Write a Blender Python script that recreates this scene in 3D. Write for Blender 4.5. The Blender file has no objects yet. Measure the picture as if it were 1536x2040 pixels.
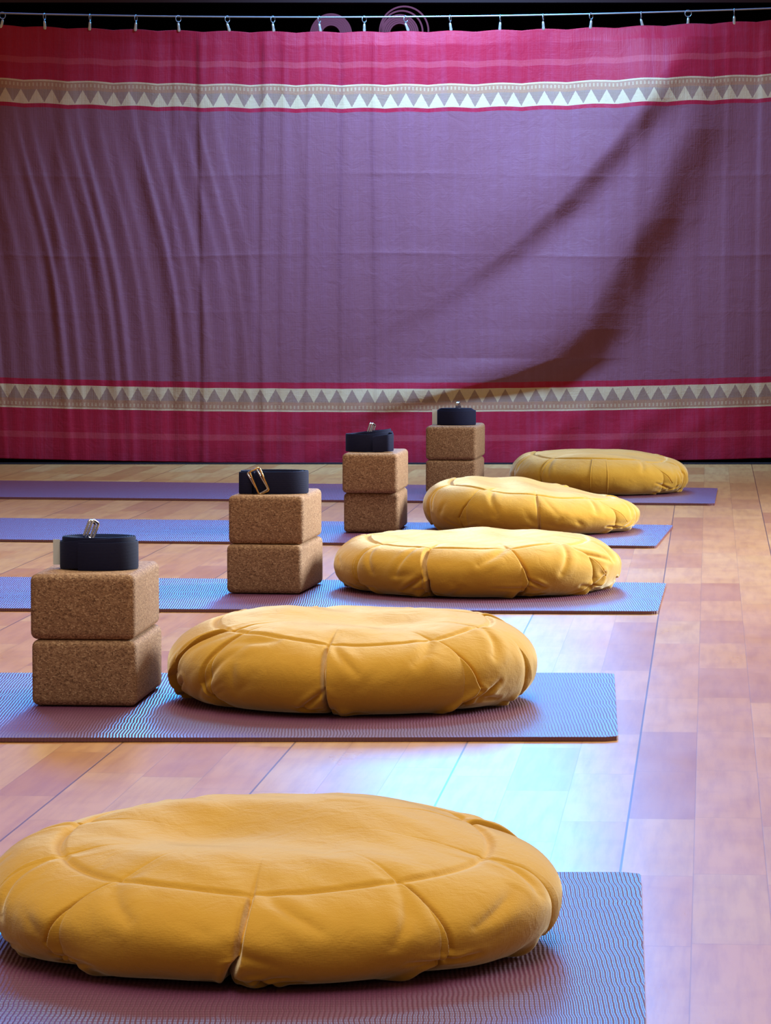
import bpy, bmesh, math, random
import numpy as np
from mathutils import Vector, Matrix

random.seed(7)
RNG = np.random.default_rng(11)
COL = bpy.context.scene.collection
PI = math.pi
HC = 0.52            # camera height (m)
FP = 7300.0          # focal length in pixels of the 1536-wide frame
HOR = 540.0          # row of the horizon

# ------------------------------------------------------------------ helpers
def link(name, me, mat=None, parent=None):
    o = bpy.data.objects.new(name, me)
    COL.objects.link(o)
    if mat is not None:
        me.materials.append(mat)
    if parent is not None:
        o.parent = parent
    return o

def tag(o, label, cat, group=None, kind=None):
    o['label'] = label
    o['category'] = cat
    if group: o['group'] = group
    if kind: o['kind'] = kind
    return o

def thing(name, label, cat, loc, rz=0.0, group=None):
    o = bpy.data.objects.new(name, None)
    o.empty_display_size = 0.05
    COL.objects.link(o)
    o.location = loc
    o.rotation_euler = (0, 0, rz)
    return tag(o, label, cat, group)

def structure(name, me, mat):
    o = link(name, me, mat)
    o['kind'] = 'structure'
    return o

def grid_mesh(name, P, wrap_u=False, smooth=True, flip=False):
    """P: (nu, nv, 3) array -> quad grid mesh"""
    nu, nv, _ = P.shape
    idx = np.arange(nu * nv).reshape(nu, nv)
    a = idx if not wrap_u else np.vstack([idx, idx[:1]])
    q = np.stack([a[:-1, :-1], a[1:, :-1], a[1:, 1:], a[:-1, 1:]], -1).reshape(-1, 4)
    if flip: q = q[:, ::-1]
    me = bpy.data.meshes.new(name)
    n = len(q)
    me.vertices.add(nu * nv); me.loops.add(n * 4); me.polygons.add(n)
    me.vertices.foreach_set('co', P.reshape(-1).astype(np.float32))
    me.loops.foreach_set('vertex_index', q.reshape(-1).astype(np.int32))
    me.polygons.foreach_set('loop_start', np.arange(0, n * 4, 4, dtype=np.int32))
    me.polygons.foreach_set('use_smooth', np.full(n, smooth))
    me.update(); me.validate()
    return me

def bm_mesh(name, bm, smooth=False):
    me = bpy.data.meshes.new(name)
    bm.normal_update()
    bm.to_mesh(me); bm.free()
    if smooth:
        me.polygons.foreach_set('use_smooth', np.full(len(me.polygons), True))
    return me

def box_mesh(name, sx, sy, sz, bevel=0.0, seg=3, z0=0.0, smooth=True):
    bm = bmesh.new()
    bmesh.ops.create_cube(bm, size=1.0)
    bmesh.ops.scale(bm, vec=(sx, sy, sz), verts=bm.verts)
    bmesh.ops.translate(bm, vec=(0, 0, sz / 2 + z0), verts=bm.verts)
    if bevel:
        bmesh.ops.bevel(bm, geom=bm.edges[:], offset=bevel, segments=seg, profile=0.5, affect='EDGES')
    return bm_mesh(name, bm, smooth and bevel > 0)

def slab_mesh(name, x0, x1, y0, y1, z0, z1):
    bm = bmesh.new()
    bmesh.ops.create_cube(bm, size=1.0)
    bmesh.ops.scale(bm, vec=(x1 - x0, y1 - y0, z1 - z0), verts=bm.verts)
    bmesh.ops.translate(bm, vec=((x0 + x1) / 2, (y0 + y1) / 2, (z0 + z1) / 2), verts=bm.verts)
    return bm_mesh(name, bm)

def tube_mesh(name, pts, r, seg=10, closed=False):
    pts = [Vector(p) for p in pts]
    n = len(pts)
    rings = []
    up = None
    for i, p in enumerate(pts):
        if closed:
            t = (pts[(i + 1) % n] - pts[i - 1]).normalized()
        else:
            t = (pts[min(i + 1, n - 1)] - pts[max(i - 1, 0)]).normalized()
        if up is None:
            up = Vector((0, 0, 1)) if abs(t.z) < 0.9 else Vector((0, 1, 0))
        s = t.cross(up).normalized()
        up = s.cross(t).normalized()
        rr = r[i] if isinstance(r, (list, tuple)) else r
        rings.append([p + s * rr * math.cos(2 * PI * k / seg) + up * rr * math.sin(2 * PI * k / seg) for k in range(seg)])
    bm = bmesh.new()
    vs = [[bm.verts.new(v) for v in ring] for ring in rings]
    m = n if closed else n - 1
    for i in range(m):
        a, b = vs[i], vs[(i + 1) % n]
        for k in range(seg):
            bm.faces.new((a[k], a[(k + 1) % seg], b[(k + 1) % seg], b[k]))
    if not closed:
        bm.faces.new(vs[0][::-1]); bm.faces.new(vs[-1])
    bmesh.ops.recalc_face_normals(bm, faces=bm.faces)
    return bm_mesh(name, bm, True)

def ribbon_mesh(name, path, zlo, zhi, th):
    """upright webbing: path (n,2) in plan, zlo/zhi arrays, thickness th, slightly rounded edges"""
    path = np.asarray(path, float); n = len(path)
    t = np.gradient(path, axis=0)
    t /= np.linalg.norm(t, axis=1)[:, None] + 1e-9
    nrm = np.stack([-t[:, 1], t[:, 0]], 1)
    prof = [(-.5, .06), (-.25, 0), (.25, 0), (.5, .06), (.5, .94), (.25, 1), (-.25, 1), (-.5, .94)]
    P = np.zeros((n, len(prof), 3))
    for k, (o, f) in enumerate(prof):
        P[:, k, :2] = path + nrm * o * th
        P[:, k, 2] = zlo + (zhi - zlo) * f
    P2 = np.concatenate([P, P[:, :1]], 1)
    me = grid_mesh(name, P2)
    bm = bmesh.new(); bm.from_mesh(me)
    bmesh.ops.remove_doubles(bm, verts=bm.verts, dist=1e-7)
    bmesh.ops.holes_fill(bm, edges=[e for e in bm.edges if e.is_boundary], sides=20)
    bmesh.ops.recalc_face_normals(bm, faces=bm.faces)
    bm.to_mesh(me); bm.free()
    me.polygons.foreach_set('use_smooth', np.full(len(me.polygons), True))
    if hasattr(me, 'set_sharp_from_angle'): me.set_sharp_from_angle(angle=0.9)
    return me

# ------------------------------------------------------------------ node helpers
def srgb(r, g, b):
    f = lambda c: (c / 255 / 12.92) if c / 255 <= 0.04045 else ((c / 255 + 0.055) / 1.055) ** 2.4
    return (f(r), f(g), f(b), 1.0)

class NT:
    def __init__(self, name):
        self.mat = bpy.data.materials.new(name)
        self.mat.use_nodes = True
        self.t = self.mat.node_tree
        self.t.nodes.clear()
        self.out = self.t.nodes.new('ShaderNodeOutputMaterial')
        self.b = self.t.nodes.new('ShaderNodeBsdfPrincipled')
        self.t.links.new(self.b.outputs[0], self.out.inputs[0])
    def n(self, typ, ins=None, **kw):
        nd = self.t.nodes.new(typ)
        for k, v in kw.items(): setattr(nd, k, v)
        for k, v in (ins or {}).items(): self.set(nd, k, v)
        return nd
    def set(self, nd, k, v):
        s = nd.inputs[k]
        if isinstance(v, bpy.types.NodeSocket): self.t.links.new(v, s)
        else: s.default_value = v
    def m(self, op, a, b=None, c=None, clamp=False):
        nd = self.n('ShaderNodeMath', operation=op, use_clamp=clamp)
        self.set(nd, 0, a)
        if b is not None: self.set(nd, 1, b)
        if c is not None: self.set(nd, 2, c)
        return nd.outputs[0]
    def mix(self, f, a, b, blend='MIX'):
        nd = self.n('ShaderNodeMix', data_type='RGBA', blend_type=blend)
        self.set(nd, 0, f); self.set(nd, 6, a); self.set(nd, 7, b)
        return nd.outputs[2]
    def ramp(self, f, stops):
        nd = self.n('ShaderNodeValToRGB')
        cr = nd.color_ramp
        while len(cr.elements) > 1: cr.elements.remove(cr.elements[0])
        cr.elements[0].position = stops[0][0]; cr.elements[0].color = stops[0][1]
        for p, c in stops[1:]:
            e = cr.elements.new(p); e.color = c
        self.set(nd, 0, f)
        return nd.outputs[0]
    def noise(self, vec, scale, detail=3, rough=0.5, dist=0.0):
        nd = self.n('ShaderNodeTexNoise', {'Scale': scale, 'Detail': detail, 'Roughness': rough, 'Distortion': dist})
        if vec is not None: self.set(nd, 'Vector', vec)
        return nd.outputs[0]
    def coord(self, which='Object'):
        return self.n('ShaderNodeTexCoord').outputs[which]
    def scale(self, vec, s, rot=(0, 0, 0), loc=(0, 0, 0)):
        nd = self.n('ShaderNodeMapping')
        self.set(nd, 'Vector', vec); nd.inputs['Scale'].default_value = s
        nd.inputs['Rotation'].default_value = rot; nd.inputs['Location'].default_value = loc
        return nd.outputs[0]
    def bump(self, h, strength=0.3, dist=0.001, normal=None):
        nd = self.n('ShaderNodeBump', {'Strength': strength, 'Distance': dist, 'Height': h})
        if normal is not None: self.set(nd, 'Normal', normal)
        self.set(self.b, 'Normal', nd.outputs[0])
        return nd.outputs[0]
    def bs(self, **kw):
        for k, v in kw.items(): self.set(self.b, k.replace('_', ' '), v)
    def xyz(self, vec):
        nd = self.n('ShaderNodeSeparateXYZ'); self.set(nd, 0, vec)
        return nd.outputs

# ------------------------------------------------------------------ materials
def mat_velvet():
    k = NT('mustard_velvet')
    co = k.coord()
    n1 = k.noise(co, 9, 3)
    n2 = k.noise(co, 60, 4, 0.6)
    c = k.mix(n1, srgb(192, 143, 42), srgb(202, 157, 58))
    c = k.mix(k.m('MULTIPLY', n2, 0.35), c, srgb(176, 116, 26))
    k.bs(Base_Color=c, Roughness=0.85, Sheen_Weight=0.75, Sheen_Roughness=0.42, Specular_IOR_Level=0.15)
    k.set(k.b, 'Sheen Tint', (1.0, 0.88, 0.62, 1))
    w1 = k.noise(k.scale(co, (900, 900, 200)), 1, 1)
    w2 = k.noise(k.scale(co, (200, 200, 1100)), 1, 1)
    crumple = k.noise(co, 38, 3, 0.5, 0.6)
    h = k.m('ADD', k.m('MULTIPLY', k.m('ADD', w1, w2), 0.16), k.m('MULTIPLY', crumple, 1.2))
    k.bump(h, 0.5, 0.0022)
    return k.mat

def mat_cork():
    k = NT('cork')
    co = k.coord()
    v = k.n('ShaderNodeTexVoronoi', {'Scale': 520.0}); k.set(v, 'Vector', k.scale(co, (1, 1, 1.25)))
    rnd = k.n('ShaderNodeSeparateColor'); k.set(rnd, 0, v.outputs['Color'])
    c = k.ramp(rnd.outputs[0], [(0.0, srgb(104, 74, 52)), (0.2, srgb(138, 103, 75)), (0.7, srgb(154, 118, 87)), (1.0, srgb(186, 152, 117))])
    n = k.noise(co, 900, 2)
    c = k.mix(k.m('MULTIPLY', k.m('GREATER_THAN', n, 0.63), 0.55), c, srgb(82, 52, 36))
    k.bs(Base_Color=c, Roughness=0.75, Specular_IOR_Level=0.3)
    k.bump(v.outputs['Distance'], 0.35, 0.0008)
    return k.mat

def mat_mat(name, base):
    k = NT(name)
    co = k.coord()
    x, y, z = k.xyz(co)
    wob = k.noise(k.scale(co, (9, 22, 1)), 1, 2)
    ph = k.m('ADD', k.m('MULTIPLY', x, 2 * PI / 0.0036), k.m('MULTIPLY', wob, 9.0))
    rib = k.m('SINE', ph)
    cross = k.m('SINE', k.m('MULTIPLY', y, 2 * PI / 0.0085))
    h = k.m('ADD', rib, k.m('MULTIPLY', cross, 0.45))
    c = k.mix(k.m('MULTIPLY_ADD', rib, 0.2, 0.3, clamp=True), srgb(*base), srgb(*[b * 0.74 for b in base]))
    k.bs(Base_Color=c, Roughness=0.40, Specular_IOR_Level=1.0, Coat_Weight=0.4, Coat_Roughness=0.36)
    nb = k.bump(h, 0.6, 0.00045)
    k.set(k.b, 'Coat Normal', nb)
    return k.mat

def mat_floor():
    k = NT('strip_parquet')
    co = k.coord()
    x, y, z = k.xyz(co)
    ang = math.atan(0.0883)
    ca, sa = math.cos(ang), math.sin(ang)
    # u along the boards, v across; the seam right of the mats is v = 0
    x0, y0 = 0.2042, 3.158
    dx = k.m('SUBTRACT', x, x0); dy = k.m('SUBTRACT', y, y0)
    u = k.m('ADD', k.m('MULTIPLY', dx, sa), k.m('MULTIPLY', dy, ca))
    v = k.m('SUBTRACT', k.m('MULTIPLY', dx, ca), k.m('MULTIPLY', dy, sa))
    sw = 0.0632
    vs = k.m('DIVIDE', v, sw)
    si = k.m('FLOOR', vs)
    wn = k.n('ShaderNodeTexWhiteNoise', noise_dimensions='1D'); k.set(wn, 'W', si)
    us = k.m('ADD', k.m('DIVIDE', u, 0.33), k.m('MULTIPLY', wn.outputs[0], 7.0))
    ui = k.m('FLOOR', us)
    comb = k.n('ShaderNodeCombineXYZ'); k.set(comb, 0, si); k.set(comb, 1, ui)
    wn2 = k.n('ShaderNodeTexWhiteNoise', noise_dimensions='2D'); k.set(wn2, 'Vector', comb.outputs[0])
    tone = wn2.outputs[0]
    c = k.ramp(tone, [(0.0, srgb(164, 110, 62)), (0.3, srgb(178, 126, 72)), (0.65, srgb(185, 136, 80)), (1.0, srgb(185, 142, 88))])
    uv = k.n('ShaderNodeCombineXYZ'); k.set(uv, 0, u); k.set(uv, 1, v); k.set(uv, 2, tone)
    g1 = k.noise(k.scale(uv.outputs[0], (7, 90, 30)), 1, 4, 0.6)
    g2 = k.noise(k.scale(uv.outputs[0], (16, 18, 30)), 1, 3, 0.5)
    c = k.mix(k.m('MULTIPLY', k.m('SUBTRACT', g1, 0.42, clamp=True), 1.3, clamp=True), c, srgb(134, 78, 48))
    c = k.mix(k.m('MULTIPLY', k.m('SUBTRACT', g2, 0.5, clamp=True), 1.1, clamp=True), c, srgb(152, 90, 56))
    # joints: fine at the strips and stave ends, dark at the board seams
    fr = k.m('FRACT', vs); e1 = k.m('MINIMUM', fr, k.m('SUBTRACT', 1.0, fr))
    fu = k.m('FRACT', us); e2 = k.m('MINIMUM', fu, k.m('SUBTRACT', 1.0, fu))
    fine = k.m('MAXIMUM', k.m('LESS_THAN', e1, 0.008), k.m('LESS_THAN', e2, 0.0028))
    vb = k.m('FRACT', k.m('DIVIDE', v, sw * 3)); eb = k.m('MINIMUM', vb, k.m('SUBTRACT', 1.0, vb))
    seam = k.m('LESS_THAN', eb, 0.0055)
    c = k.mix(k.m('MULTIPLY', fine, 0.35), c, srgb(104, 62, 40))
    c = k.mix(k.m('MULTIPLY', seam, 0.75), c, srgb(80, 48, 32))
    rgh = k.m('MULTIPLY_ADD', k.noise(k.scale(co, (14, 5, 1)), 1, 3), 0.12, 0.24)
    k.bs(Base_Color=c, Roughness=rgh, Specular_IOR_Level=0.19)
    scr = k.noise(k.scale(co, (260, 60, 1)), 1, 2)
    wav = k.noise(k.scale(co, (5, 4, 1)), 1, 2)
    h = k.m('ADD', k.m('MULTIPLY', scr, 0.10), k.m('MULTIPLY', wav, 1.2))
    h = k.m('SUBTRACT', h, k.m('MULTIPLY', k.m('MAXIMUM', seam, k.m('MULTIPLY', fine, 0.3)), 0.5))
    k.bump(h, 0.25, 0.0015)
    return k.mat

def mat_curtain():
    k = NT('woven_saree_cloth')
    uvn = k.n('ShaderNodeUVMap', uv_map='cloth')
    u, v, _ = k.xyz(uvn.outputs[0])      # u, v in "photo pixels" of cloth: u across, v down from the top hem
    red = srgb(150, 8, 36); field = srgb(120, 65, 73)
    light = srgb(188, 152, 114); midc = srgb(156, 104, 74); grey = srgb(140, 102, 82)
    def between(a, b):
        return k.m('MULTIPLY', k.m('GREATER_THAN', v, a), k.m('LESS_THAN', v, b))
    uvw = uvn.outputs[0]
    wob = k.m('MULTIPLY', k.m('SUBTRACT', k.noise(k.scale(uvw, (0.02, 0.3, 1)), 1, 2), 0.5), 2.0)
    c = k.mix(between(158.5, 695.0), red, field)
    def band(c, outer, base, sgn):
        # outer = outer edge, base = triangle bases (toward the field); sgn +1 top band, -1 bottom band
        lo, hi = min(outer, base), max(outer, base)
        inb = between(lo, hi)
        d = k.m('MULTIPLY', k.m('SUBTRACT', v, outer), sgn)      # 0 at the outer edge .. 47 at the base
        tri = k.m('ABSOLUTE', k.m('SUBTRACT', k.m('MULTIPLY', k.m('FRACT', k.m('DIVIDE', k.m('ADD', u, wob), 30.5)), 2.0), 1.0))
        hgt = k.m('MULTIPLY_ADD', k.m('SUBTRACT', 1.0, tri), 27.0, 0.0)
        istri = k.m('GREATER_THAN', hgt, k.m('SUBTRACT', 45.0, d))
        bc = k.mix(k.m('GREATER_THAN', d, 19.0), midc, grey)
        bc = k.mix(istri, bc, light)
        bc = k.mix(k.m('GREATER_THAN', d, 44.5), bc, light)
        bc = k.mix(k.m('LESS_THAN', d, 3.0), bc, light)
        dash = k.m('MULTIPLY', k.m('LESS_THAN', k.m('FRACT', k.m('DIVIDE', u, 7.6)), 0.42),
                   k.m('MULTIPLY', k.m('GREATER_THAN', d, 6.0), k.m('LESS_THAN', d, 12.5)))
        bc = k.mix(k.m('MULTIPLY', dash, 0.55), bc, light)
        return k.mix(inb, c, bc)
    c = band(c, 104.0, 150.5, 1.0)
    c = band(c, 753.5, 707.0, -1.0)
    st = k.m('ADD', between(59.0, 71.0), between(800.0, 812.0))
    c = k.mix(k.m('MULTIPLY', st, 0.13), c, srgb(214, 110, 110))
    # faint warp / weft streaks of the weave
    warp = k.noise(k.scale(uvw, (0.07, 0.003, 1)), 1, 3, 0.6)
    weft = k.noise(k.scale(uvw, (0.006, 0.09, 1)), 1, 3, 0.6)
    tex = k.m('ADD', k.m('MULTIPLY', warp, 0.75), k.m('MULTIPLY', weft, 0.25))
    c = k.mix(k.m('MULTIPLY', k.m('SUBTRACT', tex, 0.45, clamp=True), 0.4, clamp=True), c, srgb(150, 96, 130))
    k.bs(Base_Color=c, Roughness=0.6, Specular_IOR_Level=0.22, Sheen_Weight=0.3, Sheen_Roughness=0.4)
    k.set(k.b, 'Sheen Tint', (0.9, 0.85, 1.0, 1))
    h = k.m('ADD', k.noise(k.scale(uvw, (0.5, 0.02, 1)), 1, 3), k.m('MULTIPLY', k.noise(k.scale(uvw, (0.03, 0.4, 1)), 1, 3), 0.4))
    h = k.m('ADD', h, k.m('MULTIPLY', k.noise(k.scale(uvw, (0.035, 0.03, 1)), 1, 4, 0.6, 0.8), 2.0))
    k.bump(h, 0.3, 0.003)
    return k.mat

def mat_simple(name, col, rough=0.5, metal=0.0, spec=0.5, nscale=0, namp=0.0, bump=0.0):
    k = NT(name)
    c = srgb(*col)
    if nscale:
        n = k.noise(k.coord(), nscale, 3)
        c = k.mix(k.m('MULTIPLY', n, namp), c, srgb(*[q * 0.6 for q in col]))
        if bump: k.bump(n, bump, 0.001)
    k.bs(Base_Color=c, Roughness=rough, Metallic=metal, Specular_IOR_Level=spec)
    return k.mat

def mat_webbing():
    k = NT('navy_webbing')
    co = k.coord()
    x, y, z = k.xyz(co)
    w = k.m('SINE', k.m('MULTIPLY', z, 2 * PI / 0.0016))
    n = k.noise(co, 700, 2)
    c = k.mix(n, srgb(17, 19, 48), srgb(24, 27, 60))
    k.bs(Base_Color=c, Roughness=0.75, Specular_IOR_Level=0.2, Sheen_Weight=0.12, Sheen_Roughness=0.4)
    k.set(k.b, 'Sheen Tint', (0.2, 0.45, 1, 1))
    k.bump(k.m('ADD', w, n), 0.25, 0.0004)
    return k.mat

M_VELVET = mat_velvet()
M_CORK = mat_cork()
M_MAT = mat_mat('plum_yoga_mat', (100, 44, 80))
M_FLOOR = mat_floor()
M_CURT = mat_curtain()
M_WEB = mat_webbing()
M_STEEL = mat_simple('polished_steel', (205, 205, 210), 0.22, 1.0)
M_BRASS = mat_simple('worn_brass', (205, 172, 118), 0.28, 1.0)
M_TAG = mat_simple('white_satin_label', (215, 225, 230), 0.5)
M_WIRE = mat_simple('grey_steel_wire', (150, 145, 145), 0.4, 0.7)
M_CLIP = mat_simple('pale_clip_metal', (190, 184, 172), 0.3, 0.7)
M_DARK = mat_simple('shaded_recess_dark', (26, 18, 22), 0.9, 0, 0.2, 4, 0.4)  # shade inside the recess is put into this near-black colour
M_BEAM = mat_simple('red_brown_stage_wood', (62, 22, 22), 0.6, 0, 0.4, 12, 0.5)
M_ROLL = mat_simple('dusty_mauve_foam', (112, 40, 48), 0.8, 0, 0.3, 200, 0.3)

# ------------------------------------------------------------------ setting
structure('floor', slab_mesh('floor', -4.0, 4.0, -2.0, 11.6, -0.05, 0.0), M_FLOOR)
structure('trim_1', slab_mesh('stage_fascia', -4.0, 4.0, 10.45, 10.53, 1.279, 1.36), M_BEAM)
structure('trim_2', slab_mesh('recess_ledge', -1.6, 1.6, 10.16, 10.95, 1.085, 1.11), M_DARK)
structure('trim_3', slab_mesh('recess_threshold', -4.0, 4.0, 9.865, 11.5, 0.0, 0.002), M_DARK)
structure('ceiling', slab_mesh('recess_ceiling', -4.0, 4.0, 10.53, 13.0, 1.33, 1.36), M_DARK)
structure('wall_back', slab_mesh('recess_back', -4.0, 4.0, 11.5, 11.6, 0.0, 1.33), M_DARK)
structure('wall_left', slab_mesh('recess_left', -1.75, -1.65, 9.9, 11.5, 0.0, 1.279), M_DARK)
structure('wall_right', slab_mesh('recess_right', 1.65, 1.75, 9.9, 11.5, 0.0, 1.279), M_DARK)

# ------------------------------------------------------------------ curtain, wire, clips
YC = 9.925
def row_z(row, d=YC): return HC - (row - HOR) * d / FP
def col_x(px, d=YC): return (px - 768.0) * d / FP
WIRE = np.polyfit([-300, 0, 768, 1536, 1830], [22, 30, 38.5, 22, 8], 2)
wire_row = lambda px: np.polyval(WIRE, px)
TOPR = np.polyfit([0, 380, 768, 1150, 1536], [54, 63, 67, 60, 43], 2)
top_row = lambda px: np.polyval(TOPR, px)
BOTR = np.polyfit([0, 400, 768, 1150, 1536], [913, 920, 922.5, 921, 912], 2)
CLIPS = [10, 93, 183, 274, 358, 455, 545, 637, 726, 808, 896, 995, 1080, 1175, 1274, 1367, 1458]

def sig(x): return 1 / (1 + np.exp(-np.clip(x, -40, 40)))

def build_curtain():
    nu, nv = 1050, 460
    px = np.linspace(-330, 1870, nu)
    vv = np.linspace(0, 1, nv)
    PX, V = np.meshgrid(px, vv, indexing='ij')
    top = top_row(PX)
    # little scallops of the top hem between the clips
    cl = np.array([-260, -170, -80] + CLIPS + [1548, 1640, 1730, 1820], float)
    dist = np.min(np.abs(PX[:, :1, None] - cl[None, None, :]), axis=2)
    top = top + np.clip(dist / 45, 0, 1) ** 1.5 * 3.0
    bot = np.polyval(BOTR, PX)
    ROW = top + (bot - top) * V
    d = np.zeros_like(PX)               # outward (towards the room) displacement, in metres
    # --- left part: many soft folds that lean to the right going down
    lean = 95 * sig((ROW - 380) / 110.0) + 45 * V
    s = PX - lean
    r = np.random.default_rng(5)
    wl = sig((430 - PX) / 50.0)
    envv = sig((ROW - 250) / 40.0) * (0.55 + 0.45 * sig((ROW - 330) / 60)) * (1 - 0.6 * sig((ROW - 770) / 25.0))
    for c in np.arange(-330, 420, 33.0):
        c0 = c + r.uniform(-9, 9); w = r.uniform(7, 14); a = r.uniform(0.004, 0.011)
        t = (s - c0) / w
        d += wl * envv * a * np.exp(-np.where(t < 0, (t / 1.6) ** 2, (t / 0.75) ** 2))
    # --- upright soft folds all over (weak), stronger left of centre
    for c in np.arange(-300, 1850, 46.0):
        c0 = c + r.uniform(-16, 16); w = r.uniform(12, 26); a = r.uniform(0.0012, 0.005)
        a = a * (1.5 if c < 640 else 0.7)
        d += a * np.exp(-((PX - c0 - 8 * np.sin(ROW / 140.0 + c)) / w) ** 2) * (0.65 + 0.35 * np.sin(ROW / 230.0 + c0))
    # --- sharp fold lines
    for c, a, w in [(400, 0.009, 75), (523, 0.0055, 34), (348, 0.003, 34), (560, 0.003, 24), (610, 0.004, 40), (680, 0.004, 30), (745, 0.0045, 50),
                    (955, 0.0022, 60), (1100, 0.004, 40), (1510, 0.006, 40), (1440, 0.003, 40)]:
        x = PX - c - 3 * np.sin(ROW / 190.0 + c)
        d += a * sig(x / 2.2) * np.exp(-np.clip(x, 0, None) / w)
    # pressed cross creases from storage
    for c, a in [(350, 0.0012), (508, 0.0018), (620, 0.0006)]:
        y = ROW - c - 4 * np.sin(PX / 160.0)
        d += a * np.exp(-np.abs(y) / 7.0) * (0.6 + 0.4 * np.sin(PX / 57.0))
    # --- big drag folds that fall from the clip at px 1367 down to the left
    q1r = np.array([40, 60, 120, 200, 300, 400, 500, 600, 760, 940]); q1x = np.array([1372, 1366, 1330, 1283, 1200, 1110, 1000, 860, 560, 200])
    q2r = np.array([40, 60, 150, 260, 345, 436, 502, 573, 655, 713, 750, 800, 940]); q2x = np.array([1376, 1370, 1364, 1352, 1314, 1273, 1231, 1190, 1148, 1099, 1003, 800, 300])
    for rr, xx, a, wr, wf, fade0, fade1 in [(q1r, q1x, 0.038, 210, 60, 480, 60), (q2r, q2x, 0.060, 190, 95, 735, 40)]:
        xc = np.interp(ROW, rr, xx)
        x = PX - xc
        grow = sig((ROW - 95) / 40.0) * (1 - sig((ROW - fade0) / fade1))
        prof = np.where(x < 0, np.exp(-(x / wr) ** 2 * 1.5), np.exp(-(x / wf) ** 2 * 1.5))
        d += a * grow * prof
    # soft rolls of the right end
    d += 0.010 * sig((PX - 1385) / 30.0) * np.exp(-((PX - 1440) / 60.0) ** 2) * V
    # slanted soft lights in the lower red border
    for c, a in [(690, 0.004), (1120, 0.006), (1270, 0.006), (1380, 0.005)]:
        d += a * np.exp(-((PX - c + (ROW - 850) * 1.1) / 38.0) ** 2) * sig((ROW - 815) / 14)
    # --- low frequency billow
    for _ in range(7):
        d += 0.004 * np.sin(PX / r.uniform(110, 300) + r.uniform(0, 6)) * np.sin(ROW / r.uniform(150, 300) + r.uniform(0, 6))
    pin = np.clip((ROW - top) / 26, 0, 1)
    d = d * (0.25 + 0.75 * pin)
    P = np.stack([col_x(PX), YC - d, row_z(ROW)], -1)
    me = grid_mesh('curtain', P, flip=False)
    uvl = me.uv_layers.new(name='cloth')
    li = np.zeros(len(me.loops), dtype=np.int32); me.loops.foreach_get('vertex_index', li)
    U = PX.reshape(-1); VV = (V * 856.0).reshape(-1)
    uvl.data.foreach_set('uv', np.stack([U[li], VV[li]], 1).reshape(-1).astype(np.float32))
    o = link('curtain', me, M_CURT)
    sol = o.modifiers.new('thick', 'SOLIDIFY'); sol.thickness = 0.0008; sol.offset = 0
    return tag(o, 'long crimson and mauve cloth curtain with cream triangle borders hanging from a wire', 'curtain')
build_curtain()

wpts = [(x, YC, row_z(wire_row(768 + x * FP / YC))) for x in np.linspace(-1.66, 1.66, 61)]
tag(link('curtain_wire', tube_mesh('curtain_wire', wpts, 0.0023, 8), M_WIRE),
    'thin grey wire stretched above the curtain, holding the ring clips', 'wire')

ORD = ['first', 'second', 'third', 'fourth', 'fifth', 'sixth', 'seventh', 'eighth', 'ninth', 'tenth', 'eleventh',
       'twelfth', 'thirteenth', 'fourteenth', 'fifteenth', 'sixteenth', 'seventeenth']
YAW = [35, 75, 80, 72, 40, 48, 52, 66, 50, 55, 74, 82, 80, 55, 82, 8, 84]
TILT = [12, -4, 3, 5, -6, -18, -8, -10, 0, -22, -8, 4, -4, 6, -14, 3, 0]
ring_me = tube_mesh('ring', [(0.0088 * math.cos(a), 0, 0.0088 * math.sin(a)) for a in np.linspace(0, 2 * PI, 28, endpoint=False)], 0.0011, 8, True)
def clip_body_mesh():
    # two jaws pressed together: broad at the spring, slim waist, rounded bite
    bm = bmesh.new()
    prof = [(0.0, .0016, .0016), (-.003, .0030, .0030), (-.008, .0036, .0034), (-.013, .0036, .0028), (-.018, .0043, .0028), (-.0225, .0040, .0024), (-.0245, .0022, .0016)]
    rings = []
    for z, hx, hy in prof:
        rings.append([bm.verts.new((hx * math.copysign(abs(math.cos(a)) ** .7, math.cos(a)), hy * math.copysign(abs(math.sin(a)) ** .7, math.sin(a)), z)) for a in np.linspace(0, 2 * PI, 14, endpoint=False)])
    for a, b in zip(rings[:-1], rings[1:]):
        for i in range(14): bm.faces.new((a[i], b[i], b[(i + 1) % 14], a[(i + 1) % 14]))
    bm.faces.new(rings[0]); bm.faces.new(rings[-1][::-1])
    bmesh.ops.recalc_face_normals(bm, faces=bm.faces)
    return bm_mesh('clip_body', bm, True)
clip_me = clip_body_mesh()
eye_me = tube_mesh('hook', [(0.0024 * math.cos(a), 0, 0.0024 * math.sin(a)) for a in np.linspace(0, 2 * PI, 14, endpoint=False)], 0.0008, 6, True)
for me_, m_ in ((ring_me, M_WIRE), (clip_me, M_CLIP), (eye_me, M_WIRE)): me_.materials.append(m_)
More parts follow.
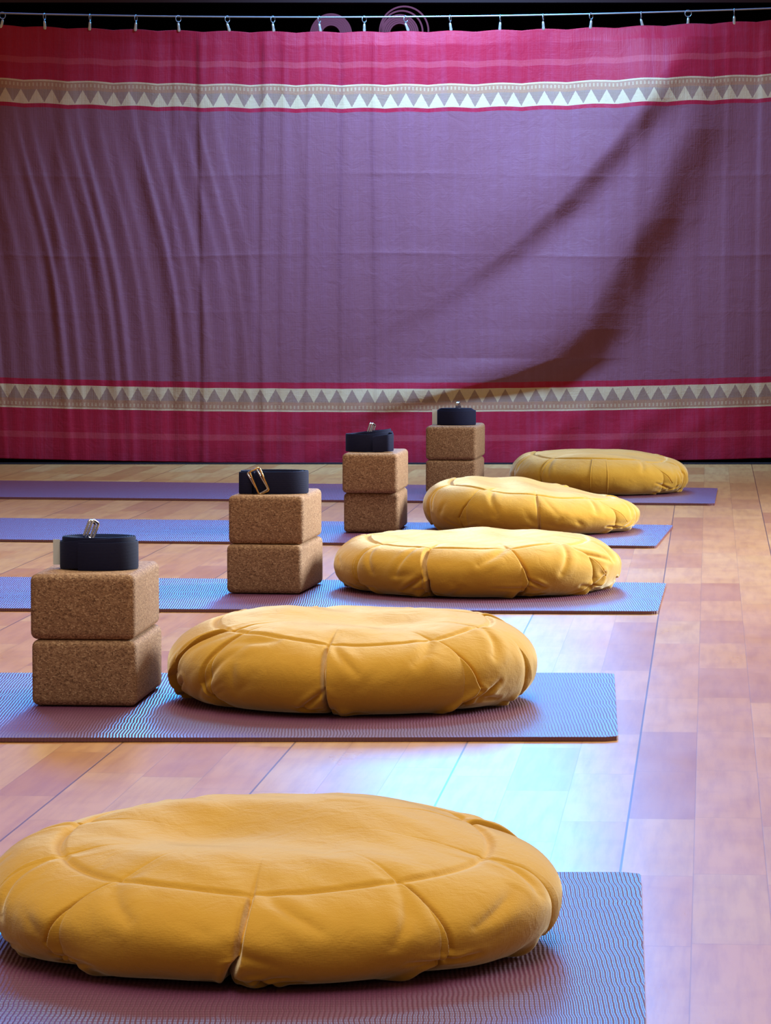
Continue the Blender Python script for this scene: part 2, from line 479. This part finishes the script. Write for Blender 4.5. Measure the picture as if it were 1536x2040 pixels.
for i, px in enumerate(CLIPS):
    x = col_x(px); zw = row_z(wire_row(px))
    ztop = row_z(top_row(px))
    t = thing('curtain_clip', '%s clip from the left of the metal ring clips along the curtain wire' % ORD[i], 'curtain clip', (x, YC, ztop), 0, 'ring clips along the curtain wire')
    rz = math.radians(90 - YAW[i]) if i != 15 else 0.1
    o = bpy.data.objects.new('ring', ring_me); COL.objects.link(o); o.parent = t
    o.location = (0, 0, zw - ztop - 0.0060); o.rotation_euler = (0, math.radians(TILT[i]), math.radians(YAW[i]))
    o = bpy.data.objects.new('clip_body', clip_me); COL.objects.link(o); o.parent = t
    zt = zw - ztop - 0.0165
    o.location = (math.sin(math.radians(TILT[i])) * 0.004, 0, zt); o.rotation_euler = (0, math.radians(TILT[i]), rz * 0.3)
    h = bpy.data.objects.new('hook', eye_me); COL.objects.link(h); h.parent = t
    h.location = (math.sin(math.radians(TILT[i])) * 0.004, 0, zt + 0.0015); h.rotation_euler = (0, 0, math.radians(90))

# ------------------------------------------------------------------ rolled mats behind the curtain
def spiral_mesh(name, fr, turns, th, y0, y1, centre):
    n = int(turns * 64)
    a = np.linspace(0, turns * 2 * PI, n)
    r = fr(a / (2 * PI))
    cx, cz = centre(a / (2 * PI))
    prof = np.array([(-.5, 0), (.5, 0), (.5, 1), (-.5, 1), (-.5, 0)])
    P = np.zeros((n, 5, 3))
    for k, (o, f) in enumerate(prof):
        P[:, k, 0] = cx + (r + o * th) * np.cos(a)
        P[:, k, 2] = cz + (r + o * th) * np.sin(a)
        P[:, k, 1] = y0 + (y1 - y0) * f
    me = grid_mesh(name, P, smooth=False)
    bm = bmesh.new(); bm.from_mesh(me)
    bmesh.ops.remove_doubles(bm, verts=bm.verts, dist=1e-7)
    bmesh.ops.holes_fill(bm, edges=[e for e in bm.edges if e.is_boundary], sides=8)
    bmesh.ops.recalc_face_normals(bm, faces=bm.faces)
    bm.to_mesh(me); bm.free()
    return me
DR = 10.2
rx = col_x(661, DR)
o = link('rolled_mat', spiral_mesh('rolled_mat', lambda t: 0.0265 + 0.0056 * t, 6.0, 0.0054, 0, 0.6, lambda t: (0 * t, 0.0615 + 0 * t)), M_ROLL)
o.location = (rx, DR, 1.111)
tag(o, 'tightly rolled mauve mat seen end-on above the curtain, left of the loose roll', 'rolled mat', 'rolled mats behind the curtain')
rx = col_x(797, DR)
def loose_r(t): return 0.0275 + 0.0054 * np.minimum(t, 4.4) + 0.0095 * np.maximum(t - 4.4, 0)
o = link('rolled_mat', spiral_mesh('rolled_mat', loose_r, 6.7, 0.0046, 0, 0.6, lambda t: (0.0065 * np.maximum(t - 4.2, 0), 0.0645 + 0.0025 * np.maximum(t - 4.2, 0))), M_ROLL)
o.location = (rx, DR, 1.1115)
tag(o, 'loosely coiled mauve mat seen end-on above the curtain, right of the tight roll', 'rolled mat', 'rolled mats behind the curtain')

# ------------------------------------------------------------------ yoga mats
TH = 0.005
def fl(px, row, z=0.0):
    """floor position (metres) of a measured photo point"""
    d = (HC - z) * FP / (row - HOR)
    return np.array([(px - 768.0) * d / FP, d])
def yoga_mat(fr, nr, fl_, nl, length, label, curl=None):
    fr, nr, fl_, nl = map(np.array, (fr, nr, fl_, nl))
    df = (fl_ - fr) / np.linalg.norm(fl_ - fr); dn = (nl - nr) / np.linalg.norm(nl - nr)
    A, B, C_, D = fr, nr, nr + dn * length, fr + df * length
    org = (A + B) / 2
    nU, nV = 241, 81
    a = np.linspace(0, 1, nU)[:, None, None]; b = np.linspace(0, 1, nV)[None, :, None]
    Q = (A * (1 - b) + B * b) * (1 - a) + (D * (1 - b) + C_ * b) * a
    # rounded corners at the right end: trim the first centimetre
    W = np.linalg.norm(A - B)
    u = a[..., 0] * length; v = b[..., 0] * W
    rad = 0.014
    for vd in (v, W - v):
        m = (u < rad) & (vd < rad)
        k = rad - np.sqrt(np.clip(rad ** 2 - np.clip(rad - vd, 0, rad) ** 2, 0, None))
        Q = Q + np.where((np.broadcast_to(u, m.shape) < 0.02)[..., None] & (np.broadcast_to(vd, m.shape) < rad)[..., None], (df[None, None, :] * (np.broadcast_to(k, m.shape) * np.clip(1 - u / 0.02, 0, 1))[..., None]), 0)
    P = np.zeros((nU, nV, 3)); P[..., :2] = Q - org
    z = 0.0002 * (np.sin(u * 9 + v * 3) * np.sin(v * 11 + 1) + 1) * np.clip(u / 0.1, 0, 1)
    if curl: z = z + curl * np.exp(-u / 0.03) 
    top = P.copy(); top[..., 2] = TH + z
    bot = P.copy(); bot[..., 2] = 0.0003 + z
    per = lambda X: np.concatenate([X[:, 0], X[-1, 1:], X[-2::-1, -1], X[0, -2:0:-1]])
    mt = grid_mesh('t', top, flip=False); mb = grid_mesh('b', bot, flip=True)
    bm = bmesh.new(); bm.from_mesh(mt); bm.from_mesh(mb)
    side = np.stack([per(top), per(bot)], 1)
    ms = grid_mesh('s', side, wrap_u=True)
    bm.from_mesh(ms)
    bmesh.ops.remove_doubles(bm, verts=bm.verts, dist=1e-6)
    bmesh.ops.recalc_face_normals(bm, faces=bm.faces)
    me = bm_mesh('yoga_mat', bm, True)
    if hasattr(me, 'set_sharp_from_angle'): me.set_sharp_from_angle(angle=0.8)
    for q in (mt, mb, ms): bpy.data.meshes.remove(q)
    o = link('yoga_mat', me, M_MAT)
    o.location = (org[0], org[1], 0)
    return tag(o, label, 'yoga mat', 'plum yoga mats in a row')
z = TH
yoga_mat(fl(1281, 1745, z), fl(1293, 2075, z), fl(0, 1748, z), fl(0, 2080, z), 1.75, 'plum yoga mat nearest the viewer, under the largest mustard cushion')
yoga_mat(fl(1226, 1343, z), fl(1234, 1472, z), fl(0, 1343, z), fl(0, 1474, z), 1.75, 'plum ribbed yoga mat under the leftmost cork blocks and the neatly coiled strap')
yoga_mat(fl(1329, 1162, z), fl(1313, 1219, z), fl(0, 1150, z), fl(0, 1213, z), 1.75, 'yoga mat under the cork blocks whose strap has a brass double ring')
yoga_mat(fl(1343, 1046, z), fl(1308, 1088, z), fl(0, 1032, z), fl(0, 1075, z), 1.75, 'yoga mat under the lopsided cushion and the loosely folded strap')
yoga_mat(fl(1431, 972, z), fl(1425, 1003, z), fl(0, 957, z), fl(0, 990, z), 1.85, 'lavender looking yoga mat farthest away, closest to the curtain')

# ------------------------------------------------------------------ zafu cushions
def smooth_noise(phi, rn, seed, n=10, lo=1, hi=5):
    r = np.random.default_rng(seed); out = 0
    for _ in range(n):
        k = r.integers(lo, hi + 1)
        out = out + r.normal() * np.sin(k * phi + r.uniform(0, 6.28)) * np.cos(rn * r.uniform(1, 6) + r.uniform(0, 6.28))
    return out / n ** 0.5

def plane_noise(x, y, seed, n=8, lo=0.05, hi=0.16):
    r = np.random.default_rng(seed); out = 0
    for _ in range(n):
        a = r.uniform(0, 2 * PI); w = 2 * PI / r.uniform(lo, hi) / 2
        out = out + r.normal() * np.sin((x * math.cos(a) + y * math.sin(a)) * w + r.uniform(0, 6.28))
    return out / n ** 0.5

def cushion(label, cx, cy, R, rs, seam_z, bulge, pleats, seed, wedge=0.0, tilt=0.0, dents=(), yaw=0.0, handle=None, creases=(), lumpy=0.0035):
    """pleats: list of (angle at the top seam, angle at the waist, angle at the bottom, depth m, side)
    angles in degrees, 0 = facing the camera, + = to the right; side +1: flap lies on the right"""
    root = thing('meditation_cushion', label, 'cushion', (cx, cy, TH + 0.0012), 0, 'mustard velvet meditation cushions')
    nphi = 1800
    phi = np.linspace(-PI, PI, nphi, endpoint=False)
    zs = seam_z
    rb = rs * 1.02; A0 = 60.0; PW = 0.62
    def wrapd(a): return (a + PI) % (2 * PI) - PI
    rc = np.random.default_rng(seed + 100)
    marks = list(creases)
    for (a0, a1, a2, dep, sd) in pleats:         # short tucks fanning out of each pleat's lower end
        for q in range(3):
            t0 = rc.uniform(0.62, 0.86); L = rc.uniform(6, 15) * (1 if rc.random() < 0.6 else -1) * -sd
            marks.append((a1 - sd * 1.0, t0, a1 + L, t0 - rc.uniform(-0.08, 0.22), dep * rc.uniform(0.10, 0.26), 0.0036))
        marks.append((a0 + sd * rc.uniform(2, 5), 0.04, a0 + sd * rc.uniform(8, 16), rc.uniform(0.2, 0.45), dep * 0.22, 0.005))
    for q in range(16):
        a = rc.uniform(-180, 180); t0 = rc.uniform(0.15, 0.7)
        marks.append((a, t0, a + rc.uniform(-9, 9), t0 + rc.uniform(0.05, 0.25), rc.uniform(0.0006, 0.0016), 0.006))
    def side_pts(tt, off=0.0, ph=phi):
        PH, T = np.meshgrid(ph, tt, indexing='ij')
        al = np.radians(A0) - T * np.radians(A0 + 86)         # angle around the bulge
        ca, sa = np.cos(al), np.sin(al)
        ca0 = math.cos(math.radians(A0)) ** PW; cb0 = math.cos(math.radians(86)) ** PW
        c0 = np.where(al > 0, ca0, cb0)
        k = (np.clip(ca, 0, 1) ** PW - c0) / (1 - c0)
        rin = np.where(al > 0, rs, rb)
        r = rin + (R - rin) * np.clip(k, -0.1, 1)
        zc = 0.47 * zs
        st, sb = math.sin(math.radians(A0)), math.sin(math.radians(86))
        z = np.where(al > 0, zc + (zs - zc) * (np.abs(sa) / st) ** 0.92, zc - zc * (np.abs(sa) / sb) ** 0.92)
        n_r, n_z = ca, sa
        disp = np.zeros_like(r)
        for (a0, a1, a2, dep, sd) in pleats:
            ai = np.radians(np.interp(T, [0, 0.5, 1.0], [a0, a1, a2]))
            u = wrapd(PH - ai) * r * sd
            env = np.interp(T, [0, 0.05, 0.12, 0.5, 0.85, 1.0], [0.15, 0.7, 1.0, 0.95, 0.9, 0.3])
            edge = 1 / (1 + np.exp(-np.clip(u / 0.0005, -30, 30)))
            flap = edge * np.exp(-np.clip(u, 0, None) / 0.026)
            groove = np.exp(-(np.minimum(u + 0.0012, 0) / 0.0028) ** 2) * np.exp(-(np.maximum(u + 0.0012, 0) / 0.0016) ** 2)
            valley = (1 - edge) * np.exp(np.clip(u, None, 0) / 0.026)
            disp += dep * env * (0.34 * flap - 1.15 * groove - 0.16 * valley)
            g = np.exp(-((T - 0.80) / 0.10) ** 2)
            disp += -dep * 0.5 * g * np.exp(-((u - 0.004) / 0.006) ** 2) + dep * 0.3 * g * np.exp(-((u - 0.016) / 0.008) ** 2)
        Lt = 0.15
        for (p0, t0, p1, t1, dep, wd) in marks:
            m = math.radians((p0 + p1) / 2)
            X = wrapd(PH - m) * R; Y = T * Lt
            x0, y0 = math.radians(p0) * R - m * R, t0 * Lt
            x1, y1 = math.radians(p1) * R - m * R, t1 * Lt
            L2 = (x1 - x0) ** 2 + (y1 - y0) ** 2 + 1e-9
            h = np.clip(((X - x0) * (x1 - x0) + (Y - y0) * (y1 - y0)) / L2, 0, 1)
            dx, dy = X - x0 - h * (x1 - x0), Y - y0 - h * (y1 - y0)
            dd = np.sqrt(dx * dx + dy * dy)
            taper = 0.35 + 0.65 * np.sin(PI * np.clip(h, 0.02, 0.98))
            disp += taper * dep * (-np.exp(-(dd / wd) ** 2) + 0.45 * np.exp(-((dd - 2.4 * wd) / (1.5 * wd)) ** 2))
        aa = np.sort(np.radians([np.mean(p[:3]) for p in pleats]))
        puff = np.zeros_like(r)
        gaps = np.concatenate([aa, [aa[0] + 2 * PI]])
        for g0, g1 in zip(gaps[:-1], gaps[1:]):
            x = ((PH - g0) % (2 * PI)) / (g1 - g0)
            puff += np.where(x < 1, 4 * x * (1 - x), 0)
        disp += 0.0075 * (np.sqrt(np.clip(puff, 0, 1)) - 0.75) * np.sin(PI * np.clip(T, 0, 1) ** 0.8)
        disp += 0.0016 * smooth_noise(PH, T * 1.4, seed + 3, 12, 5, 17) * np.sin(PI * T)
        disp += off
        seam = np.exp(-(T / 0.016) ** 2) * 0.0032
        r = r + n_r * disp - seam * 0.2
        z = z + n_z * disp - seam
        return PH, r, z
    def shape(PH, r, z):
        x = r * np.sin(PH); y = -r * np.cos(PH)
        w = 1 - wedge * x / R + tilt * y / R
        f = np.clip(z / zs, 0, 1.3)
        z2 = z * w + lumpy * plane_noise(x, y, seed, 8) * f ** 2
        for (dx, dy, sx, sy, dep) in dents:
            z2 = z2 - dep * np.exp(-((x - dx) / sx) ** 2 - ((y - dy) / sy) ** 2) * f ** 2.5
        z2 = np.maximum(z2, 0.0)
        c, s_ = math.cos(yaw), math.sin(yaw)
        return np.stack([x * c - y * s_, x * s_ + y * c, z2], -1)
    t = np.linspace(0, 1, 170) ** 1.15
    PH, r, z = side_pts(t)
    link('side_band', grid_mesh('side_band', shape(PH, r, z), wrap_u=True, flip=True), M_VELVET, root)
    # top panel, joined to the band at the seam
    q = np.linspace(0, 1, 110) ** 0.65
    Q = q[None, :]
    r0, z0 = r[:, :1], z[:, :1]
    RR = r0 * Q
    PH2 = np.repeat(phi[:, None], len(q), 1)
    xx, yy = RR * np.sin(PH2), -RR * np.cos(PH2)
    z0m = z0.mean()
    ZZ = z0m + (z0 - z0m) * Q ** 8 + bulge * (1 - Q ** 2.6)
    ZZ = ZZ + 0.0032 * (1 - np.exp(-((1 - Q) / 0.015) ** 2))
    ZZ = ZZ + 0.0009 * plane_noise(xx, yy, seed + 9, 10, 0.015, 0.05) * Q * (1 - Q ** 6)
    for (a0, a1, a2, dep, sd) in pleats:         # tucks running into the top panel from each pleat
        u = wrapd(PH2 - math.radians(a0)) * RR
        ZZ = ZZ - dep * 0.30 * np.exp(-(u / 0.010) ** 2) * np.exp(-(1 - Q) / 0.10) * (1 - Q ** 40)
    link('top_panel', grid_mesh('top_panel', shape(PH2, RR, ZZ), wrap_u=True, flip=False), M_VELVET, root)
    rB, zB = r[:, -1:], z[:, -1:]
    qb = np.linspace(0, 1, 12)
    Pb = shape(np.repeat(phi[:, None], 12, 1), rB * qb[None, :], zB * 0 + 0.0004 + (zB - 0.0004) * qb[None, :] ** 6)
    link('bottom_panel', grid_mesh('bottom_panel', Pb, wrap_u=True, flip=True), M_VELVET, root)
    if handle:
        h0, h1 = np.radians(handle)
        ph = np.linspace(h0, h1, 60); tt = np.linspace(0.01, 0.93, 110)
        PHh, rh, zh = side_pts(tt, 0.0016, ph)
        e = np.minimum(np.linspace(0, 1, 60), np.linspace(1, 0, 60))[:, None]
        rim = np.where(e < 0.03, -0.0022, np.where(e < 0.07, 0.0008, np.where(e < 0.11, -0.0008, 0)))
        link('carry_handle', grid_mesh('carry_handle', shape(PHh, rh + rim, zh), flip=True), M_VELVET, root)
    return root

D = 0.012
cushion('largest mustard cushion in front, cut off by the left edge of the photo', -0.0855, 2.805, 0.2215, 0.165, 0.0755, 0.018,
        [(-3.5, -5, -9, D, 1), (-42, -47, -42, D * .9, 1), (-75, -72, -70, D, 1), (35, 37, 33, D * .9, -1), (76, 78, 68, D * 1.1, -1),
         (-112, -112, -112, D, 1), (-150, -150, -150, D, 1), (115, 115, 115, D, 1), (155, 155, 155, D, 1)], 21, tilt=0.22, lumpy=0.002,
        dents=[(-0.055, 0.015, 0.06, 0.07, 0.010), (0.07, -0.06, 0.07, 0.04, 0.003)],
        creases=[(-6.5, 0.55, -8.5, 0.98, 0.006, 0.003), (-2, 0.72, 3, 0.95, 0.005, 0.003), (44, 0.35, 60, 0.2, 0.0022, 0.005), (33, 0.75, 27, 0.95, 0.004, 0.003)])
cushion('mustard cushion right of the leftmost cork stack, with a deep fold at its left end', -0.0387, 4.41, 0.2215, 0.165, 0.090, 0.012,
        [(-9, -8, -7, D, 1), (34, 42, 34, D * 1.2, -1), (66, 72, 66, D * 1.3, -1), (-50, -54, -46, D * .3, -1), (-61, -79, -84, D * 1.6, -1),
         (110, 110, 110, D, 1), (150, 150, 150, D, 1), (-130, -130, -130, D, 1), (-165, -165, -165, D, 1)], 34, tilt=0.09,
        dents=[(0.0, -0.03, 0.09, 0.05, 0.004)],
        creases=[(-9, 0.5, -16, 0.72, 0.005, 0.0035), (43, 0.55, 33, 0.85, 0.007, 0.0035), (-40, 0.15, -62, 0.75, 0.0025, 0.006), (-30, 0.05, -45, 0.1, 0.003, 0.005)])
cushion('mustard cushion beside the cork blocks topped by the brass ringed strap', 0.1502, 5.955, 0.2315, 0.178, 0.081, 0.007,
        [(-27, -22, -23, D * 1.1, -1), (14, 19, 16, D * 1.2, -1), (46, 60, 48, D * 1.3, -1), (80, 88, 80, D * 1.4, -1), (-62, -60, -52, D * .8, 1),
         (-100, -98, -95, D, 1), (130, 130, 130, D, 1), (170, 170, 170, D, 1), (-140, -140, -140, D, 1)], 47, tilt=0.07,
        dents=[(-0.03, 0.08, 0.045, 0.12, 0.006), (0.05, 0.08, 0.035, 0.12, 0.005)],
        creases=[(-24, 0.45, -33, 0.7, 0.005, 0.004), (20, 0.5, 26, 0.62, 0.005, 0.0035), (60, 0.45, 40, 0.92, 0.006, 0.0035), (48, 0.1, 66, 0.3, 0.004, 0.004)])
cushion('lopsided mustard cushion, thick on the left and sloping down to the right', 0.2928, 7.315, 0.2146, 0.162, 0.080, 0.011,
        [(-72, -74, -62, D, 1), (-27, -37, -34, D * .8, 1), (8, 9, 10, D * .35, 1), (50, 64, 52, D * 1.2, -1), (82, 84, 78, D, -1),
         (-110, -110, -110, D, 1), (-150, -150, -150, D, 1), (120, 120, 120, D, 1), (160, 160, 160, D, 1)], 58,
        wedge=0.26, tilt=0.07, dents=[(0.07, 0.08, 0.08, 0.1, 0.008)], yaw=-0.12)
cushion('farthest mustard cushion near the curtain, with a stitched handle strip on its front', 0.5013, 8.575, 0.2072, 0.155, 0.082, 0.012,
        [(-47, -44, -40, D * .6, 1), (36, 50, 42, D * 1.1, -1), (66, 70, 68, D * .4, -1), (78, 84, 76, D * 1.1, -1), (-80, -78, -74, D, 1),
         (115, 115, 115, D, 1), (155, 155, 155, D, 1), (-115, -115, -115, D, 1), (-155, -155, -155, D, 1)], 63,
        wedge=0.07, tilt=0.07, handle=(-9.5, 2.5), creases=[(60, 0.3, 62, 0.8, 0.002, 0.003), (56, 0.35, 57, 0.7, 0.002, 0.003), (72, 0.3, 73, 0.8, 0.002, 0.003)])

# ------------------------------------------------------------------ cork blocks
def block(label, x, y, z, rz, w=0.121, dep=0.215, h=0.078):
    """x, y: front left bottom corner"""
    me = box_mesh('cork_block', w, dep, h, 0.0085, 5)
    o = link('cork_block', me, M_CORK)
    c, s = math.cos(rz), math.sin(rz)
    o.location = (x + c * w / 2 - s * dep / 2, y + s * w / 2 + c * dep / 2, z)
    o.rotation_euler = (0, 0, rz)
    tag(o, label, 'yoga block', 'cork yoga blocks')
    return o
ZB = TH + 0.0012
HB = 0.078
R_ = math.radians
blkA = block('lower cork block of the leftmost stack, on the second mat from the front', -0.4195, 4.316, ZB, R_(-4.8), 0.1255)
blkA2 = block('upper cork block of the leftmost stack, under the neatly coiled strap', -0.4210, 4.318, ZB + HB + .0003, R_(-4.4), 0.1255)
blkB = block('lower cork block of the second stack from the left', -0.2545, 5.835, ZB, R_(-8.5), 0.1215)
blkB2 = block('upper cork block of the second stack, under the strap with brass rings', -0.2515, 5.840, ZB + HB + .0003, R_(-7.0), 0.1215)
blkC = block('lower cork block of the third stack, partly hidden behind a mustard cushion', -0.0825, 7.20, ZB, R_(-5.0), 0.109)
blkC2 = block('upper cork block of the third stack, under the loosely folded strap', -0.0855, 7.19, ZB + HB + .0003, R_(-6.0), 0.110)
blkD = block('lower cork block of the stack nearest the curtain', 0.0925, 8.46, ZB, R_(-6.5), 0.118)
blkD2 = block('upper cork block of the stack nearest the curtain, under a strap with white tag', 0.0925, 8.46, ZB + HB + .0003, R_(-7.0), 0.118)
ZT = ZB + 2 * HB + 0.0006

# ------------------------------------------------------------------ straps
def coil(a, b, turns, pitch, n=None, start=0.0, inner=0.012):
    n = n or int(turns * 60)
    t = np.linspace(0, turns, n)
    ang = start + 2 * PI * t
    f = np.maximum(1 - pitch * t / a, inner / a)
    g = np.maximum(1 - pitch * t / b, inner / b)
    return np.stack([a * f * np.cos(ang), b * g * np.sin(ang)], 1), t

def ring_shape(w, h, r, tube, name, mat, parent, loc, rot, gap=False):
    pts = []
    for cxs, czs, a0 in ((1, 1, 0), (-1, 1, 90), (-1, -1, 180), (1, -1, 270)):
        for a in range(0, 91, 15):
            aa = math.radians(a0 + a)
            pts.append((cxs * (w / 2 - r) + r * math.cos(aa), 0, czs * (h / 2 - r) + r * math.sin(aa)))
    o = link(name, tube_mesh(name, pts, tube, 8, True), mat, parent)
    o.location = loc; o.rotation_euler = rot
    return o

def strap_root(label, x, y, rz=0):
    return thing('yoga_strap', label, 'yoga strap', (x, y, ZT), rz, 'navy yoga straps on the cork stacks')

# A: neat oval coil
sA = strap_root('navy strap in a neat oval coil with upright buckle, on the leftmost cork stack', -0.3455, 4.400, R_(-3))
p, t = coil(0.0480, 0.0400, 12.0, 0.0029, start=-2.0, inner=0.006)
lift = 0.0055 * np.clip((t - 0.9) / 0.25, 0, 1) - 0.003 * np.clip((t - 3) / 6, 0, 1)
link('webbing', ribbon_mesh('webbing', p, lift + 0.0003, lift + 0.0335, 0.0021), M_WEB, sA)
ring_shape(0.013, 0.022, 0.003, 0.0016, 'buckle', M_STEEL, sA, (-0.010, -0.006, 0.0465), (R_(8), R_(24), R_(62)))
ring_shape(0.013, 0.022, 0.003, 0.0016, 'buckle', M_STEEL, sA, (-0.0065, -0.003, 0.0465), (R_(8), R_(24), R_(62)))
lab = link('care_label', slab_mesh('care_label', -0.0545, -0.046, -0.0045, -0.0037, 0.0045, 0.035), M_TAG, sA)

# B: open loop with brass double ring in front
sB = strap_root('navy strap in an open loop with brass double ring buckle, on the second cork stack', -0.1795, 5.905, R_(-2))
p, t = coil(0.0555, 0.036, 4.0, 0.0026, start=-2.4)
link('webbing', ribbon_mesh('webbing', p, 0.0003 + 0 * t, 0.0355 + 0.0008 * np.sin(t * 2), 0.0021), M_WEB, sB)
ph = np.linspace(-0.6, 2 * PI - 0.9, 60)
loop = np.stack([-0.0415 + 0.0125 * np.cos(ph), -0.031 + 0.0065 * np.sin(ph)], 1)
link('strap_end', ribbon_mesh('strap_end', loop, 0 * ph + 0.0003, 0 * ph + 0.0355, 0.0021), M_WEB, sB)
ring_shape(0.0175, 0.041, 0.003, 0.0017, 'buckle', M_BRASS, sB, (-0.0215, -0.0415, 0.0212), (R_(6), R_(-24), R_(10)))
ring_shape(0.0165, 0.039, 0.003, 0.0012, 'buckle', M_STEEL, sB, (-0.0245, -0.0395, 0.0212), (R_(2), R_(-30), R_(-6)))

# C: loosely folded, end flap in front
sC = strap_root('navy strap folded loosely with a loose end flap, on the third cork stack', -0.0285, 7.270, R_(-4))
tt = np.linspace(0, 5.0, 300)
ang = -0.9 - 2 * PI * tt
a_ = 0.048 - 0.0034 * tt; b_ = 0.036 - 0.0040 * tt
p = np.stack([a_ * np.cos(ang) - 0.003, b_ * np.sin(ang)], 1)
tilt = 0.10 * (p[:, 0] + 0.04) * np.clip(tt / 1.2, 0, 1)
link('webbing', ribbon_mesh('webbing', p, 0.0003 + tilt * 0.9, 0.0335 + tilt * 1.25 + 0.002 * np.sin(tt * 4), 0.0022), M_WEB, sC)
s = np.linspace(0, 1, 70)
fx = np.where(s < 0.45, 0.007 + 0.032 * s / 0.45, 0); 
ph = np.linspace(0, 1, 70)
flap = np.stack([np.interp(ph, [0, .38, .5, .62, 1], [0.006, 0.037, 0.0465, 0.043, 0.004]),
                 np.interp(ph, [0, .38, .5, .62, 1], [-0.0425, -0.040, -0.028, -0.018, -0.006])], 1)
for _ in range(6): flap[1:-1] = (flap[:-2] + flap[1:-1] * 2 + flap[2:]) / 4
link('strap_end', ribbon_mesh('strap_end', flap, 0 * ph + 0.0003 + 0.004 * ph, 0.031 + 0.011 * ph, 0.0022), M_WEB, sC)
ring_shape(0.012, 0.020, 0.003, 0.0015, 'buckle', M_STEEL, sC, (-0.001, -0.008, 0.0455), (R_(5), R_(22), R_(60)))
ring_shape(0.012, 0.020, 0.003, 0.0015, 'buckle', M_STEEL, sC, (0.003, -0.005, 0.0450), (R_(5), R_(22), R_(60)))

# D: coil with white label at its left end
sD = strap_root('coiled navy strap with white label at its left, on the stack nearest the curtain', 0.1640, 8.535, R_(-4))
p, t = coil(0.0470, 0.038, 11.0, 0.0030, start=-2.4, inner=0.006)
lift = 0.0050 * np.clip((t - 0.9) / 2.5, 0, 1)
link('webbing', ribbon_mesh('webbing', p, lift + 0.0003, lift + 0.0335, 0.0021), M_WEB, sD)
ring_shape(0.009, 0.016, 0.003, 0.0015, 'buckle', M_STEEL, sD, (0.004, -0.005, 0.044), (R_(5), R_(-10), R_(50)))
ring_shape(0.009, 0.016, 0.003, 0.0015, 'buckle', M_STEEL, sD, (0.007, -0.002, 0.044), (R_(5), R_(-10), R_(50)))
link('care_label', slab_mesh('care_label', -0.0545, -0.043, -0.0145, -0.0137, 0.0005, 0.036), M_TAG, sD)

# ------------------------------------------------------------------ light
def area(name, loc, target, sx, sy, power, col, spread=180):
    l = bpy.data.lights.new(name, 'AREA'); l.shape = 'RECTANGLE'
    l.size = sx; l.size_y = sy; l.energy = power; l.color = col
    l.spread = math.radians(spread)
    o = bpy.data.objects.new(name, l); COL.objects.link(o)
    o.location = loc
    o.rotation_euler = (Vector(target) - Vector(loc)).to_track_quat('-Z', 'Y').to_euler()
    return o
# cool light from the lit stage, above the edge of the recess
area('stage_light', (0.28, 11.2, 1.95), (0.28, 4.0, 0.0), 0.6, 1.0, 88, (0.01, 0.36, 1.0))
area('wide_blue_fill', (-0.3, 11.6, 2.7), (-0.3, 5.0, 0.0), 4.5, 0.8, 80, (0.03, 0.22, 1.0))  # added unseen wide fill that turns the mats bluer
# cool lamp just in front of the curtain
area('curtain_lamp', (0.18, 9.28, 1.8), (0.18, 9.85, 0.55), 0.35, 0.2, 46, (0.21, 0.50, 1.0), 105)
# added cool fill from the right, lightens the side faces of the blocks
area('right_side_fill', (3.9, 7.5, 1.9), (0.0, 6.0, 0.1), 1.6, 1.4, 140, (0.85, 0.95, 1.0), 90)
# added warm fill overhead, unseen, aimed down to brighten the cushions
area('overhead_warm_fill', (0.1, 4.0, 3.6), (0.1, 4.0, 0.0), 1.6, 7.0, 84, (1.0, 0.92, 0.74), 95)
# added cool fill above the far end, aimed back to cool the cushion tops
area('rear_cool_fill', (0.3, 9.3, 3.3), (0.3, 6.6, 0.0), 1.6, 0.5, 16, (0.15, 0.55, 1.0), 75)

w = bpy.data.worlds.new('hall_ambient'); bpy.context.scene.world = w
w.use_nodes = True
bg = w.node_tree.nodes['Background']
bg.inputs[0].default_value = (1.0, 0.74, 0.60, 1); bg.inputs[1].default_value = 0.25

# ------------------------------------------------------------------ camera
cam = bpy.data.cameras.new('camera')
co = bpy.data.objects.new('camera', cam); COL.objects.link(co)
cam.sensor_fit = 'HORIZONTAL'; cam.sensor_width = 36.0
cam.lens = FP / 1536.0 * 36.0
pitch = math.atan((1020 - HOR) / FP)
co.location = (0, 0, HC)
co.rotation_euler = (PI / 2 - pitch, 0, 0)
cam.clip_start = 0.05; cam.clip_end = 100
bpy.context.scene.camera = co
vs = bpy.context.scene.view_settings
vs.view_transform = 'Standard'; vs.look = 'None'; vs.exposure = 0.0; vs.gamma = 1.0
try: vs.use_curve_mapping = False
except Exception: pass
